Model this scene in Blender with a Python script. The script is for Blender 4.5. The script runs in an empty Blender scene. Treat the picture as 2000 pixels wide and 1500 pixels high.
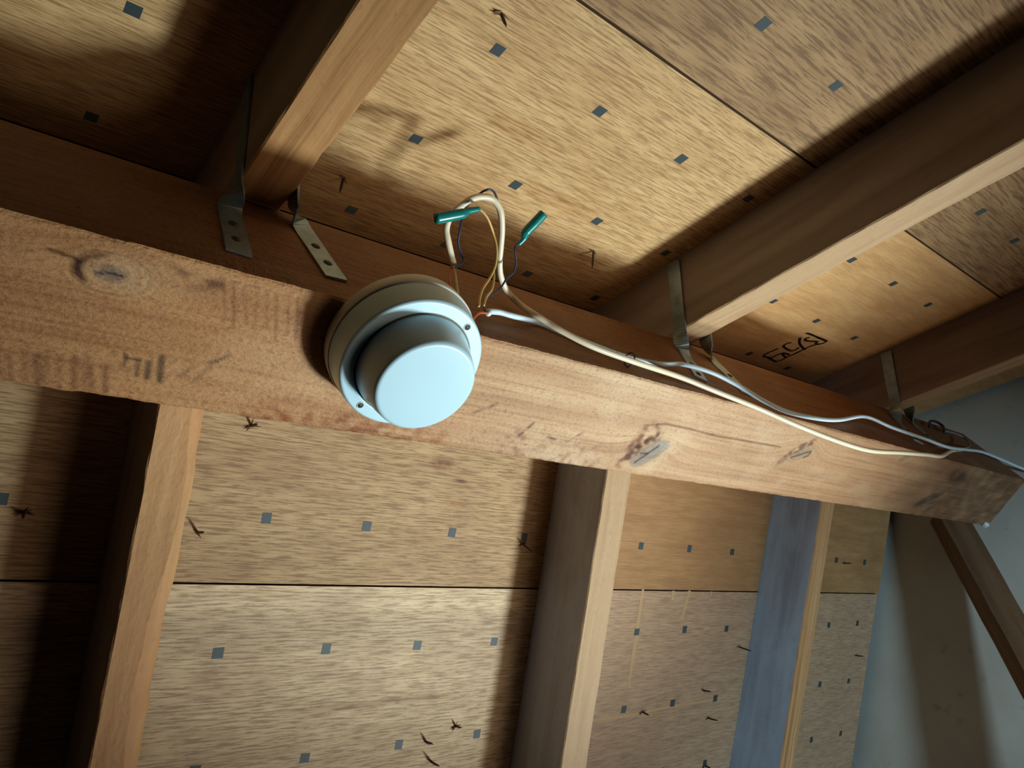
import bpy, bmesh, math, random
import numpy as np
from mathutils import Vector, Matrix, Quaternion

random.seed(4); rng = np.random.default_rng(4)
scene = bpy.context.scene
COL = scene.collection

# ------------------------------------------------------------------ camera
cam_d = bpy.data.cameras.new('camera'); cam = bpy.data.objects.new('camera', cam_d); COL.objects.link(cam)
cam_d.sensor_width = 36.0; cam_d.lens = 26.2537; cam_d.clip_start = 0.01; cam_d.clip_end = 50
RC = ((0.77271706, 0.17253570, 0.61085167), (-0.47429967, 0.79649708, 0.37500963), (-0.42183902, -0.57950309, 0.69730051))
cam.matrix_world = Matrix([[RC[i][0], -RC[i][1], -RC[i][2], 0.0] for i in range(3)] + [[0, 0, 0, 1]])
scene.camera = cam

# ------------------------------------------------------------------ world, lights, exposure
w = bpy.data.worlds.new('world'); scene.world = w; w.use_nodes = True
w.node_tree.nodes['Background'].inputs[0].default_value = (0.35, 0.6, 1.0, 1)
w.node_tree.nodes['Background'].inputs[1].default_value = 0.002

def light(name, kind, loc, power, color, target=None, **kw):
    d = bpy.data.lights.new(name, kind); d.energy = power; d.color = color
    for k, v in kw.items(): setattr(d, k, v)
    o = bpy.data.objects.new(name, d); COL.objects.link(o); o.location = loc
    if target is not None:
        o.rotation_euler = (Vector(target) - Vector(loc)).to_track_quat('-Z', 'Y').to_euler()
    return o
# hand lamp standing low by the gable, aimed at the detector, and daylight through the opening behind the camera
light('work_lamp', 'SPOT', (1.47, 0.48, -1.30), 268, (0.76, 0.95, 1.0), target=(0.57, 0.25, 0.47), shadow_soft_size=0.13, spot_size=0.575, spot_blend=1.0)
light('opening_daylight', 'SPOT', (0.789, -0.624, -1.299), 88, (0.54, 0.83, 1.0), target=(1.575, 0.80, 0.04), shadow_soft_size=0.07, spot_size=0.94, spot_blend=0.8)
light('bounce_fill', 'SPOT', (1.20, 0.10, -1.30), 30, (1.0, 0.84, 0.66), target=(0.60, 0.25, 0.47), shadow_soft_size=0.35, spot_size=0.95, spot_blend=1.0)  # added warm fill spot, stands in for bounce off the room below

vs = scene.view_settings
vs.view_transform = 'Standard'; vs.look = 'None'; vs.gamma = 1.0; vs.use_curve_mapping = False
vs.exposure = 0.0

# ------------------------------------------------------------------ measures
T1, T2 = 0.538295, 0.565254            # pitches of the two slopes
YN, YF, ZB, D, H = 0.192, 0.2965, 0.548, 0.086, 0.420
WALL = 1.575
def frame(o, es, b=0.0):
    es = Vector(es); ex = Vector((1, 0, 0))
    ex2 = (ex * math.cos(b) + es * math.sin(b)).normalized(); es2 = (es * math.cos(b) - ex * math.sin(b)).normalized()
    n = ex2.cross(es2)
    return Matrix(((ex2.x, es2.x, n.x, o[0]), (ex2.y, es2.y, n.y, o[1]), (ex2.z, es2.z, n.z, o[2]), (0, 0, 0, 1)))
OU = (0, YN, ZB + D / math.cos(T1)); OL = (0, YF, ZB + D / math.cos(T2))
EU = (0, math.cos(T1), math.sin(T1)); EL = (0, math.cos(T2), -math.sin(T2))
FU, FL = frame(OU, EU), frame(OL, EL)                      # rafters
PU, PL = frame(OU, EU, 0.0165), frame(OL, EL, 0.006)       # plywood, laid a hair out of square

# ------------------------------------------------------------------ material helpers
def mat(name):
    m = bpy.data.materials.new(name); m.use_nodes = True
    nt = m.node_tree; bs = nt.nodes['Principled BSDF']
    return m, nt, bs
def nd(nt, t, **kw):
    n = nt.nodes.new(t)
    for k, v in kw.items(): setattr(n, k, v)
    return n
def plain(name, col, rough=0.5, metal=0.0, spec=0.5):
    m, nt, bs = mat(name)
    bs.inputs['Base Color'].default_value = (*col, 1); bs.inputs['Roughness'].default_value = rough
    bs.inputs['Metallic'].default_value = metal; bs.inputs['Specular IOR Level'].default_value = spec
    return m
def ramp(nt, fac, stops):
    r = nd(nt, 'ShaderNodeValToRGB'); e = r.color_ramp.elements
    while len(e) < len(stops): e.new(0.5)
    for q, (p, c) in zip(e, stops):
        q.position = p; q.color = (*c, 1) if len(c) == 3 else c
    nt.links.new(fac, r.inputs[0]); return r.outputs[0]
def g3(v): return (v, v, v)
def mixc(nt, a, b, fac, mode='MIX'):
    n = nd(nt, 'ShaderNodeMix', data_type='RGBA', blend_type=mode)
    for s, v in ((0, fac), (6, a), (7, b)):
        if hasattr(v, 'links'): nt.links.new(v, n.inputs[s])
        elif isinstance(v, (int, float)): n.inputs[s].default_value = v
        else: n.inputs[s].default_value = (*v, 1)
    return n.outputs[2]
def noise(nt, vec, scale, detail=2.0, rough=0.5, dist=0.0):
    n = nd(nt, 'ShaderNodeTexNoise'); nt.links.new(vec, n.inputs['Vector'])
    n.inputs['Scale'].default_value = scale; n.inputs['Detail'].default_value = detail
    n.inputs['Roughness'].default_value = rough; n.inputs['Distortion'].default_value = dist
    return n.outputs['Fac']
def mapping(nt, vec, scale, loc=(0, 0, 0)):
    n = nd(nt, 'ShaderNodeMapping'); nt.links.new(vec, n.inputs['Vector'])
    n.inputs['Scale'].default_value = scale; n.inputs['Location'].default_value = loc
    return n.outputs[0]
def bump(nt, bs, height, strength, dist):
    b = nd(nt, 'ShaderNodeBump'); b.inputs['Strength'].default_value = strength; b.inputs['Distance'].default_value = dist
    nt.links.new(height, b.inputs['Height']); nt.links.new(b.outputs[0], bs.inputs['Normal'])

def ply_mat(name, lightc, midc, darkc, blotch, seed, pore=0.6, coarse=1.0):
    """rotary-cut plywood: short pores along local x, soft blotches, tint from the paint attribute"""
    m, nt, bs = mat(name)
    tc = nd(nt, 'ShaderNodeTexCoord').outputs['Object']
    wob = noise(nt, mapping(nt, tc, (7, 16, 1), (seed, 0, 0)), 1.0, 3)
    cb = nd(nt, 'ShaderNodeCombineXYZ'); mm = nd(nt, 'ShaderNodeMath', operation='MULTIPLY'); mm.inputs[1].default_value = 0.0026 * coarse
    nt.links.new(wob, mm.inputs[0]); nt.links.new(mm.outputs[0], cb.inputs[1])
    va = nd(nt, 'ShaderNodeVectorMath', operation='ADD'); nt.links.new(tc, va.inputs[0]); nt.links.new(cb.outputs[0], va.inputs[1])
    v = va.outputs[0]
    p1 = noise(nt, mapping(nt, v, (34 / coarse, 520 / coarse, 1), (seed * 3, 0, 0)), 1.0, 4.0, 0.68)
    p2 = noise(nt, mapping(nt, v, (11, 95 / coarse, 1), (seed * 5, 1, 0)), 1.0, 3.0, 0.6)
    bl = noise(nt, mapping(nt, tc, (9, 15, 1), (seed * 7, 2, 0)), 1.0, 4.0, 0.6)
    col = ramp(nt, p2, [(0.30, midc), (0.68, lightc)])
    col = mixc(nt, col, blotch, ramp(nt, bl, [(0.46, g3(0)), (0.75, g3(0.75))]))
    an = nd(nt, 'ShaderNodeAttribute', attribute_name='paint'); at = an.outputs['Color']; al = an.outputs['Alpha']
    def times(a):
        q = nd(nt, 'ShaderNodeMath', operation='MULTIPLY'); nt.links.new(a, q.inputs[0]); nt.links.new(al, q.inputs[1]); return q.outputs[0]
    col = mixc(nt, col, darkc, times(ramp(nt, p1, [(0.48, g3(0)), (0.58, g3(min(1, pore * 1.25)))])))
    col = mixc(nt, col, tuple(min(1, c * 1.25) for c in lightc), times(ramp(nt, p1, [(0.28, g3(0.55)), (0.42, g3(0))])))
    col = mixc(nt, col, at, 1.0, 'MULTIPLY')
    nt.links.new(col, bs.inputs['Base Color'])
    bs.inputs['Roughness'].default_value = 0.6; bs.inputs['Specular IOR Level'].default_value = 0.25
    inv = nd(nt, 'ShaderNodeMath', operation='SUBTRACT'); inv.inputs[0].default_value = 1; nt.links.new(p1, inv.inputs[1])
    bump(nt, bs, inv.outputs[0], 0.5, 0.0012)
    return m

def timber_mat(name, lightc, midc, darkc, seed, lines=150, rough=0.65, streak=0.5, fuzz=0.0, tint=None, along=3.0):
    """sawn softwood, grain along local y (rafters)"""
    m, nt, bs = mat(name)
    tc = nd(nt, 'ShaderNodeTexCoord').outputs['Object']
    wob = noise(nt, mapping(nt, tc, (4, 3, 4), (seed, 0, 0)), 1.0, 3)
    sc = nd(nt, 'ShaderNodeMath', operation='MULTIPLY'); sc.inputs[1].default_value = 0.03; nt.links.new(wob, sc.inputs[0])
    cb = nd(nt, 'ShaderNodeCombineXYZ'); nt.links.new(sc.outputs[0], cb.inputs[0]); nt.links.new(sc.outputs[0], cb.inputs[2])
    va = nd(nt, 'ShaderNodeVectorMath', operation='ADD'); nt.links.new(tc, va.inputs[0]); nt.links.new(cb.outputs[0], va.inputs[1])
    p1 = noise(nt, mapping(nt, va.outputs[0], (lines, along, lines), (seed * 3, 0, 0)), 1.0, 3.0, 0.55)
    p2 = noise(nt, mapping(nt, tc, (14, 7, 14), (seed * 5, 0, 0)), 1.0, 4.0, 0.6)
    p3 = noise(nt, mapping(nt, tc, (260, 130, 260), (seed, 3, 0)), 1.0, 2.0)
    col = ramp(nt, p1, [(0.32, darkc), (0.50, midc), (0.66, lightc)])
    col = mixc(nt, midc, col, streak)
    if tint: col = mixc(nt, col, tint, ramp(nt, p2, [(0.45, g3(0)), (0.68, g3(0.85))]))
    else: col = mixc(nt, col, midc, ramp(nt, p2, [(0.45, g3(0)), (0.7, g3(0.8))]))
    col = mixc(nt, col, darkc, ramp(nt, p3, [(0.60, g3(0)), (0.78, g3(0.35))]))
    nt.links.new(col, bs.inputs['Base Color'])
    bs.inputs['Roughness'].default_value = rough; bs.inputs['Specular IOR Level'].default_value = 0.3
    ad = nd(nt, 'ShaderNodeMath', operation='ADD'); nt.links.new(p1, ad.inputs[0])
    ml = nd(nt, 'ShaderNodeMath', operation='MULTIPLY'); ml.inputs[1].default_value = fuzz; nt.links.new(p3, ml.inputs[0]); nt.links.new(ml.outputs[0], ad.inputs[1])
    bump(nt, bs, ad.outputs[0], 0.45, 0.0015)
    return m

def beam_mat(name):
    """grain follows the 'gv' attribute (bends round the knots), tint from 'paint'"""
    m, nt, bs = mat(name)
    gv = nd(nt, 'ShaderNodeAttribute', attribute_name='gv').outputs['Vector']
    pa = nd(nt, 'ShaderNodeAttribute', attribute_name='paint').outputs['Color']
    tc = nd(nt, 'ShaderNodeTexCoord').outputs['Object']
    p1 = noise(nt, mapping(nt, gv, (5, 260, 1)), 1.0, 4.0, 0.6)
    p2 = noise(nt, mapping(nt, gv, (3, 55, 1), (4, 0, 0)), 1.0, 3.0, 0.5)
    bl = noise(nt, mapping(nt, tc, (10, 18, 10), (2, 0, 0)), 1.0, 4.0, 0.6)
    fz = noise(nt, mapping(nt, tc, (240, 420, 240)), 1.0, 3.0, 0.6)
    sw = noise(nt, mapping(nt, tc, (300, 34, 20), (1, 0, 0)), 1.0, 2.0, 0.5)
    col = ramp(nt, p2, [(0.30, (0.44, 0.221, 0.103)), (0.70, (0.60, 0.340, 0.169))])
    col = mixc(nt, col, (0.36, 0.167, 0.069), ramp(nt, p1, [(0.47, g3(0)), (0.66, g3(0.75))]))
    col = mixc(nt, col, (0.70, 0.464, 0.263), ramp(nt, bl, [(0.48, g3(0)), (0.72, g3(0.6))]))
    col = mixc(nt, col, (0.52, 0.216, 0.094), ramp(nt, bl, [(0.24, g3(0.55)), (0.42, g3(0))]))
    col = mixc(nt, col, (0.20, 0.097, 0.050), ramp(nt, fz, [(0.56, g3(0)), (0.74, g3(0.6))]))
    col = mixc(nt, col, (0.30, 0.151, 0.075), ramp(nt, sw, [(0.60, g3(0)), (0.76, g3(0.2))]))
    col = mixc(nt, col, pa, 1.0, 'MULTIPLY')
    nt.links.new(col, bs.inputs['Base Color'])
    bs.inputs['Roughness'].default_value = 0.6; bs.inputs['Specular IOR Level'].default_value = 0.3
    ad = nd(nt, 'ShaderNodeMath', operation='ADD'); nt.links.new(fz, ad.inputs[0]); nt.links.new(p1, ad.inputs[1])
    bump(nt, bs, ad.outputs[0], 0.8, 0.0018)
    return m

def wall_mat(name):
    m, nt, bs = mat(name)
    tc = nd(nt, 'ShaderNodeTexCoord').outputs['Object']
    a = noise(nt, mapping(nt, tc, (1, 6, 6)), 1.0, 4.0, 0.6); b = noise(nt, mapping(nt, tc, (1, 28, 28), (0, 3, 0)), 1.0, 3.0)
    col = mixc(nt, (0.80, 0.74, 0.64), (0.66, 0.60, 0.50), ramp(nt, a, [(0.42, g3(0)), (0.7, g3(0.9))]))
    col = mixc(nt, col, (0.30, 0.27, 0.21), ramp(nt, b, [(0.66, g3(0)), (0.80, g3(0.6))]))
    nt.links.new(col, bs.inputs['Base Color']); bs.inputs['Roughness'].default_value = 0.75; bs.inputs['Specular IOR Level'].default_value = 0.2
    bump(nt, bs, b, 0.15, 0.002)
    return m

def metal_mat(name, col, rough=0.4):
    m, nt, bs = mat(name)
    tc = nd(nt, 'ShaderNodeTexCoord').outputs['Object']
    a = noise(nt, mapping(nt, tc, (90, 90, 90)), 1.0, 3.0, 0.6)
    c = mixc(nt, col, tuple(v * 0.6 for v in col), ramp(nt, a, [(0.45, g3(0)), (0.7, g3(0.8))]))
    nt.links.new(c, bs.inputs['Base Color']); bs.inputs['Metallic'].default_value = 0.75; bs.inputs['Roughness'].default_value = rough
    return m

M = dict(
    ply_u1=ply_mat('plywood_warm', (0.662, 0.413, 0.188), (0.507, 0.293, 0.121), (0.276, 0.138, 0.054), (0.441, 0.224, 0.084), 1.3),
    ply_u2=ply_mat('plywood_grained', (0.443, 0.257, 0.119), (0.327, 0.177, 0.076), (0.171, 0.087, 0.040), (0.264, 0.135, 0.059), 2.7, 0.65, 1.5),
    ply_l1=ply_mat('plywood_tan', (0.563, 0.349, 0.172), (0.426, 0.248, 0.113), (0.218, 0.111, 0.050), (0.363, 0.197, 0.092), 4.1),
    ply_l2=ply_mat('plywood_pale', (0.870, 0.623, 0.375), (0.665, 0.443, 0.249), (0.340, 0.200, 0.113), (0.516, 0.322, 0.200), 5.9),
    ply_l3=ply_mat('plywood_brown', (0.552, 0.343, 0.205), (0.432, 0.254, 0.149), (0.264, 0.143, 0.083), (0.504, 0.302, 0.171), 7.3, 0.45),
    ply_edge=plain('plywood_edge', (0.14, 0.07, 0.03), 0.8),
    beam=beam_mat('beam_timber'),
    raf_a=timber_mat('rafter_ochre', (0.556, 0.279, 0.106), (0.445, 0.209, 0.076), (0.241, 0.097, 0.030), 1.1, 170, streak=0.85, fuzz=0.3),
    raf_b=timber_mat('rafter_pale', (0.520, 0.333, 0.188), (0.463, 0.280, 0.146), (0.309, 0.166, 0.073), 2.2, 120, streak=0.5, fuzz=0.6),
    raf_1=timber_mat('rafter_rough', (0.743, 0.438, 0.209), (0.616, 0.313, 0.130), (0.382, 0.156, 0.058), 3.9, 60, streak=0.45, fuzz=0.8, tint=(0.637, 0.290, 0.122)),
    raf_3=timber_mat('rafter_grain', (0.660, 0.378, 0.176), (0.550, 0.286, 0.120), (0.340, 0.143, 0.048), 5.2, 190, streak=0.9, fuzz=0.3),
    side_brown=timber_mat('rafter_side_brown', (0.378, 0.290, 0.234), (0.284, 0.207, 0.166), (0.168, 0.110, 0.088), 4.4, 45, 0.5, streak=0.7),
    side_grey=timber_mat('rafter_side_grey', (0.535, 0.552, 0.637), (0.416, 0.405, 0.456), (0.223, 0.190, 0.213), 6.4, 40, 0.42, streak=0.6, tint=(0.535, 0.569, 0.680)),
    side_blue=timber_mat('rafter_side_weathered_blue_lit', (0.609, 0.810, 1.050), (0.492, 0.644, 0.844), (0.282, 0.330, 0.413), 7.7, 40, 0.40, streak=0.6, tint=(0.634, 0.854, 1.125)),  # weathered grey wood, with the blue cast of the daylight put into its colour
    brace=timber_mat('brace_brown', (0.30, 0.17, 0.09), (0.22, 0.115, 0.058), (0.12, 0.055, 0.03), 8.0, 70, streak=0.6),
    wall=wall_mat('wall_board'),
    mark=plain('printed_ink', (0.036, 0.048, 0.050), 0.55),
    ink=plain('marker_ink', (0.012, 0.010, 0.010), 0.5),
    rust=plain('dark_iron', (0.045, 0.028, 0.018), 0.5, 0.3),
    splint=plain('splinter_wood', (0.17, 0.075, 0.03), 0.8),
    strap=metal_mat('galvanised', (0.36, 0.46, 0.52), 0.38),
    nail=plain('nail_head_dark', (0.05, 0.042, 0.036), 0.5, 0.5),
    white=plain('white_plastic', (0.58, 0.80, 0.88), 0.32),
    cream=plain('ivory_plastic', (0.72, 0.70, 0.62), 0.4),
    gasket=plain('gasket_brown', (0.22, 0.14, 0.07), 0.6),
    hole=plain('screw_hole_dark', (0.02, 0.025, 0.025), 0.5),
    cable_c=plain('cable_cream', (0.76, 0.62, 0.43), 0.42),
    cable_w=plain('cable_grey_white', (0.66, 0.80, 0.88), 0.38),
    teal=plain('teal_sleeve', (0.005, 0.19, 0.165), 0.25),
    yellow=plain('wire_yellow', (0.55, 0.34, 0.09), 0.4),
    blue=plain('wire_dark_blue', (0.028, 0.03, 0.075), 0.4),
    red=plain('wire_red', (0.55, 0.09, 0.04), 0.4),
    tie=plain('tie_dark', (0.035, 0.03, 0.05), 0.5),
    tie_pale=plain('tie_pale', (0.30, 0.27, 0.26), 0.5),
    streak=plain('bare_veneer', (0.88, 0.60, 0.32), 0.7),
    caulk=plain('white_filler', (0.72, 0.74, 0.74), 0.6),
)

# ------------------------------------------------------------------ object helpers
def link(name, me, m=None, parent=None, mw=None):
    o = bpy.data.objects.new(name, me); COL.objects.link(o)
    if m is not None and len(me.materials) == 0: me.materials.append(m)
    if parent is not None: o.parent = parent
    if mw is not None: o.matrix_world = mw
    return o
def tag(o, label, cat, group=None):
    o['label'] = label; o['category'] = cat
    if group: o['group'] = group
    return o
def empty(name, loc, label, cat, group=None):
    o = bpy.data.objects.new(name, None); COL.objects.link(o); o.location = loc; o.empty_display_size = 0.02
    return tag(o, label, cat, group)
def mesh_bm(name, bm, smooth=False):
    me = bpy.data.meshes.new(name); bmesh.ops.recalc_face_normals(bm, faces=bm.faces); bm.to_mesh(me); bm.free()
    if smooth:
        for p in me.polygons: p.use_smooth = True
    return me
def box_bm(x0, x1, y0, y1, z0, z1, bev=0.0):
    bm = bmesh.new()
    v = [bm.verts.new((x, y, z)) for z in (z0, z1) for y in (y0, y1) for x in (x0, x1)]
    for f in ((0, 1, 3, 2), (4, 6, 7, 5), (0, 4, 5, 1), (2, 3, 7, 6), (0, 2, 6, 4), (1, 5, 7, 3)): bm.faces.new([v[i] for i in f])
    if bev: bmesh.ops.bevel(bm, geom=bm.edges[:], offset=bev, segments=2, affect='EDGES', profile=0.5)
    return bm
def smooth_path(pts, n=8):
    P = [Vector(p) for p in pts]
    if len(P) < 3: return P
    P = [P[0] * 2 - P[1]] + P + [P[-1] * 2 - P[-2]]
    out = []
    for i in range(1, len(P) - 2):
        a, b, c, d = P[i - 1:i + 3]
        for k in range(n):
            t = k / n
            out.append(0.5 * ((2 * b) + (c - a) * t + (2 * a - 5 * b + 4 * c - d) * t * t + (3 * b - a - 3 * c + d) * t ** 3))
    out.append(P[-2]); return out
def tube_mesh(name, pts, r, seg=10, n=8, radii=None):
    path = smooth_path(pts, n); bm = bmesh.new(); rings = []
    up = Vector((0.13, 0.2, 1)).normalized(); N = len(path)
    t0 = (path[1] - path[0]).normalized(); a = t0.cross(up).normalized()
    for i, p in enumerate(path):
        t = (path[min(i + 1, N - 1)] - path[max(i - 1, 0)]).normalized()
        a = (a - t * a.dot(t)).normalized(); b = t.cross(a)
        if radii is None: rr = r
        else:
            u = i / (N - 1) * (len(radii) - 1); k = min(int(u), len(radii) - 2); rr = radii[k] * (1 - u + k) + radii[k + 1] * (u - k)
        rings.append([bm.verts.new(p + (a * math.cos(q) + b * math.sin(q)) * rr) for q in (2 * math.pi * j / seg for j in range(seg))])
    for A, B in zip(rings[:-1], rings[1:]):
        for j in range(seg): bm.faces.new((A[j], A[(j + 1) % seg], B[(j + 1) % seg], B[j]))
    bm.faces.new(rings[0]); bm.faces.new(rings[-1])
    return mesh_bm(name, bm, True)
def lathe_mesh(name, prof, seg=96, cap=True):
    """profile of (radius, z), turned about z"""
    bm = bmesh.new(); rings = []
    for r, z in prof:
        if r < 1e-6: rings.append([bm.verts.new((0, 0, z))])
        else: rings.append([bm.verts.new((r * math.cos(2 * math.pi * j / seg), r * math.sin(2 * math.pi * j / seg), z)) for j in range(seg)])
    for A, B in zip(rings[:-1], rings[1:]):
        for j in range(seg):
            k = (j + 1) % seg
            if len(A) == 1: bm.faces.new((A[0], B[j], B[k]))
            elif len(B) == 1: bm.faces.new((A[j], A[k], B[0]))
            else: bm.faces.new((A[j], A[k], B[k], B[j]))
    return mesh_bm(name, bm, True)

# ------------------------------------------------------------------ plywood sheathing
def seg_dist(X, Y, a, b):
    ax, ay = a; bx, by = b; dx, dy = bx - ax, by - ay
    t = np.clip(((X - ax) * dx + (Y - ay) * dy) / (dx * dx + dy * dy + 1e-12), 0, 1)
    return np.hypot(X - ax - t * dx, Y - ay - t * dy)
def sstep(a, b, v):
    t = np.clip((v - a) / (b - a), 0, 1); return t * t * (3 - 2 * t)
def grid_mesh(name, xs, ss, z, thick, paint=None, m=None):
    """sheet with a fine grid on the underside (z) and plain edges and back"""
    nx, ns = len(xs), len(ss)
    X, S = np.meshgrid(xs, ss, indexing='ij')
    V = np.stack([X, S, np.full_like(X, z)], -1).reshape(-1, 3)
    idx = np.arange(nx * ns).reshape(nx, ns)
    F = np.stack([idx[:-1, :-1], idx[:-1, 1:], idx[1:, 1:], idx[1:, :-1]], -1).reshape(-1, 4)
    n0 = len(V); x0, x1, s0, s1 = xs[0], xs[-1], ss[0], ss[-1]
    E = np.array([(x, s, q) for q in (z, z + thick) for s in (s0, s1) for x in (x0, x1)])
    EF = np.array([(0, 4, 5, 1), (2, 3, 7, 6), (0, 2, 6, 4), (1, 5, 7, 3), (4, 6, 7, 5)]) + n0
    me = bpy.data.meshes.new(name)
    me.from_pydata(np.vstack([V, E]).tolist(), [], np.vstack([F, EF]).tolist())
    ca = me.color_attributes.new('paint', 'FLOAT_COLOR', 'POINT')
    C = np.ones((n0 + 8, 4), np.float32)
    if paint is not None: 
        Q = paint(X, S); C[:n0, :3] = np.clip(Q[..., :3].reshape(-1, 3), 0.02, 1.6)
        if Q.shape[-1] == 4: C[:n0, 3] = Q[..., 3].ravel()
    ca.data.foreach_set('color', C.ravel())
    me.materials.append(m); me.materials.append(M['ply_edge'])
    mi = np.zeros(len(me.polygons), np.int32); mi[-5:-1] = 1; me.polygons.foreach_set('material_index', mi)
    me.update(); return me

def ply_knot(X, S, C, kx, ks, a, b, col):
    r = np.hypot((X - kx) / a, (S - ks) / b)
    wgt = (1 - sstep(0.55, 1.1, r))[..., None] * (0.55 + 0.45 * np.sin(r * 9)[..., None] ** 2)
    return C * (1 - wgt) + C * np.array(col) * wgt
def paint_u1(X, S):
    C = np.ones(X.shape + (3,))
    C = ply_knot(X, S, C, 0.36, -0.155, 0.05, 0.014, (0.80, 0.70, 0.62)); C = ply_knot(X, S, C, 0.46, -0.10, 0.07, 0.012, (0.84, 0.74, 0.66))
    t = sstep(0.64, 0.70, X)[..., None]
    return np.concatenate([C * (1 - t) + C * np.array((1.14, 1.04, 0.96)) * t, 1 - 0.7 * t], -1)
def paint_l1(X, S):
    C = np.ones(X.shape + (3,))
    C = ply_knot(X, S, C, 0.470, 0.150, 0.019, 0.0085, (0.62, 0.46, 0.42)); C = ply_knot(X, S, C, 0.50, 0.165, 0.012, 0.0022, (0.35, 0.28, 0.28))
    C = ply_knot(X, S, C, 0.50, 0.193, 0.014, 0.006, (0.86, 0.70, 0.60))
    t = sstep(0.66, 0.70, X)[..., None]                     # the sheet turns smoother and more orange towards the gable
    return np.concatenate([C * (1 - t) + C * np.array((0.86, 0.72, 0.60)) * t, 1 - 0.75 * t], -1)
def paint_l2(X, S):
    C = np.ones(X.shape + (3,))
    C = ply_knot(X, S, C, 0.42, 0.415, 0.12, 0.004, (0.74, 0.66, 0.62)); C = ply_knot(X, S, C, 0.50, 0.412, 0.06, 0.003, (0.72, 0.64, 0.60))
    d = sstep(0.30, 0.33, S) * (1 - sstep(0.335, 0.37, S)) * 0.18
    return C * (1 - d[..., None])

XL, XR = -0.55, 1.556
def sheet(name, x0, x1, s0, s1, mw, m, label, paint=None, step=0.004):
    xs = np.linspace(x0, x1, int((x1 - x0) / step) + 1); ss = np.linspace(s0, s1, int((s1 - s0) / step) + 1)
    o = link(name, grid_mesh(name, xs, ss, 0.0, 0.012, paint, m), None, None, mw)
    return tag(o, label, 'plywood panel')
SEAM_U, SEAM_L = -0.2762, 0.2882
U1 = sheet('plywood_sheet', XL, XR, SEAM_U + 0.0012, 0.050, PU, M['ply_u1'], 'warm brown plywood roof sheet above the smoke detector, bordering the ridge beam', paint_u1)
U2 = sheet('plywood_sheet', XL, XR, -0.95, SEAM_U - 0.0012, PU, M['ply_u2'], 'coarse grained plywood sheet at the upper right, beyond the diagonal seam', None, 0.006)
L1 = sheet('plywood_sheet', XL, XR, -0.064, SEAM_L - 0.001, PL, M['ply_l1'], 'tan plywood roof sheet just below the beam, above the horizontal seam', paint_l1)
L2 = sheet('plywood_sheet', XL, 0.664, SEAM_L + 0.001, 1.05, PL, M['ply_l2'], 'pale plywood sheet at the bottom, under the horizontal seam and left of the middle rafter', paint_l2)
L3 = sheet('plywood_sheet', 0.666, XR - 0.004, SEAM_L + 0.001, 1.05, PL, M['ply_l3'], 'browner plywood sheet with pale bare streaks at the lower right', None)

for v in U1.data.vertices:                                  # top edge cut parallel to the ridge
    if v.co.y > 0: v.co.y -= 0.0165 * v.co.x * v.co.y / 0.050
for v in L1.data.vertices:
    if v.co.y < 0: v.co.y -= 0.006 * v.co.x * v.co.y / -0.064
rb = link('trim_1', mesh_bm('trim_1', box_bm(XL, XR, 0.205, 0.275, 0.7005, 0.712)), M['ply_edge']); rb['kind'] = 'structure'; rb['label'] = 'dark ridge board closing the roof peak'

# printed squares on the sheets
sq = mesh_bm('printed_square', box_bm(-0.0049, 0.0049, -0.0050, 0.0050, -0.00025, 0.0)); sq.materials.append(M['mark'])
def marks(sheet_o, x0, dx, rows, xmin, xmax, skip, size=1.0, sk=0.0):
    k0 = math.floor((xmin - x0) / dx) + 1
    for s in rows:
        k = k0
        while x0 + k * dx < xmax:
            x = x0 + k * dx; k += 1
            if any(a < x < b for a, b in skip): continue
            o = link('printed_square', sq, None, sheet_o)
            o.location = (x + random.uniform(-.0008, .0008), s + random.uniform(-.0008, .0008) + sk * (x - x0), 0)
            o.rotation_euler = (0, 0, random.uniform(-0.05, 0.05)); o.scale = (size * random.uniform(.94, 1.06), size * random.uniform(.94, 1.06), 1)
RU = [(0.135, 0.205), (0.635, 0.70), (1.15, 1.235)]; RL = [(0.13, 0.20), (0.63, 0.705), (1.12, 1.19)]
marks(U1, 0.2886, 0.1118, (-0.2098, -0.0985, 0.0138), -0.05, 1.5, RU)
marks(U2, 0.4444, 0.1112, (-0.3432, -0.454, -0.565), 0.05, 1.5, RU)
marks(L1, 0.2825, 0.1088, (0.2245,), -0.05, 1.52, RL, 1.0, 0.002)
marks(L2, 0.262, 0.1098, (0.3531, 0.4638, 0.5745), -0.05, 0.63, RL)
marks(L3, 0.8483, 0.1065, (0.3470, 0.4572, 0.5585), 0.70, 1.52, RL)

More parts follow.
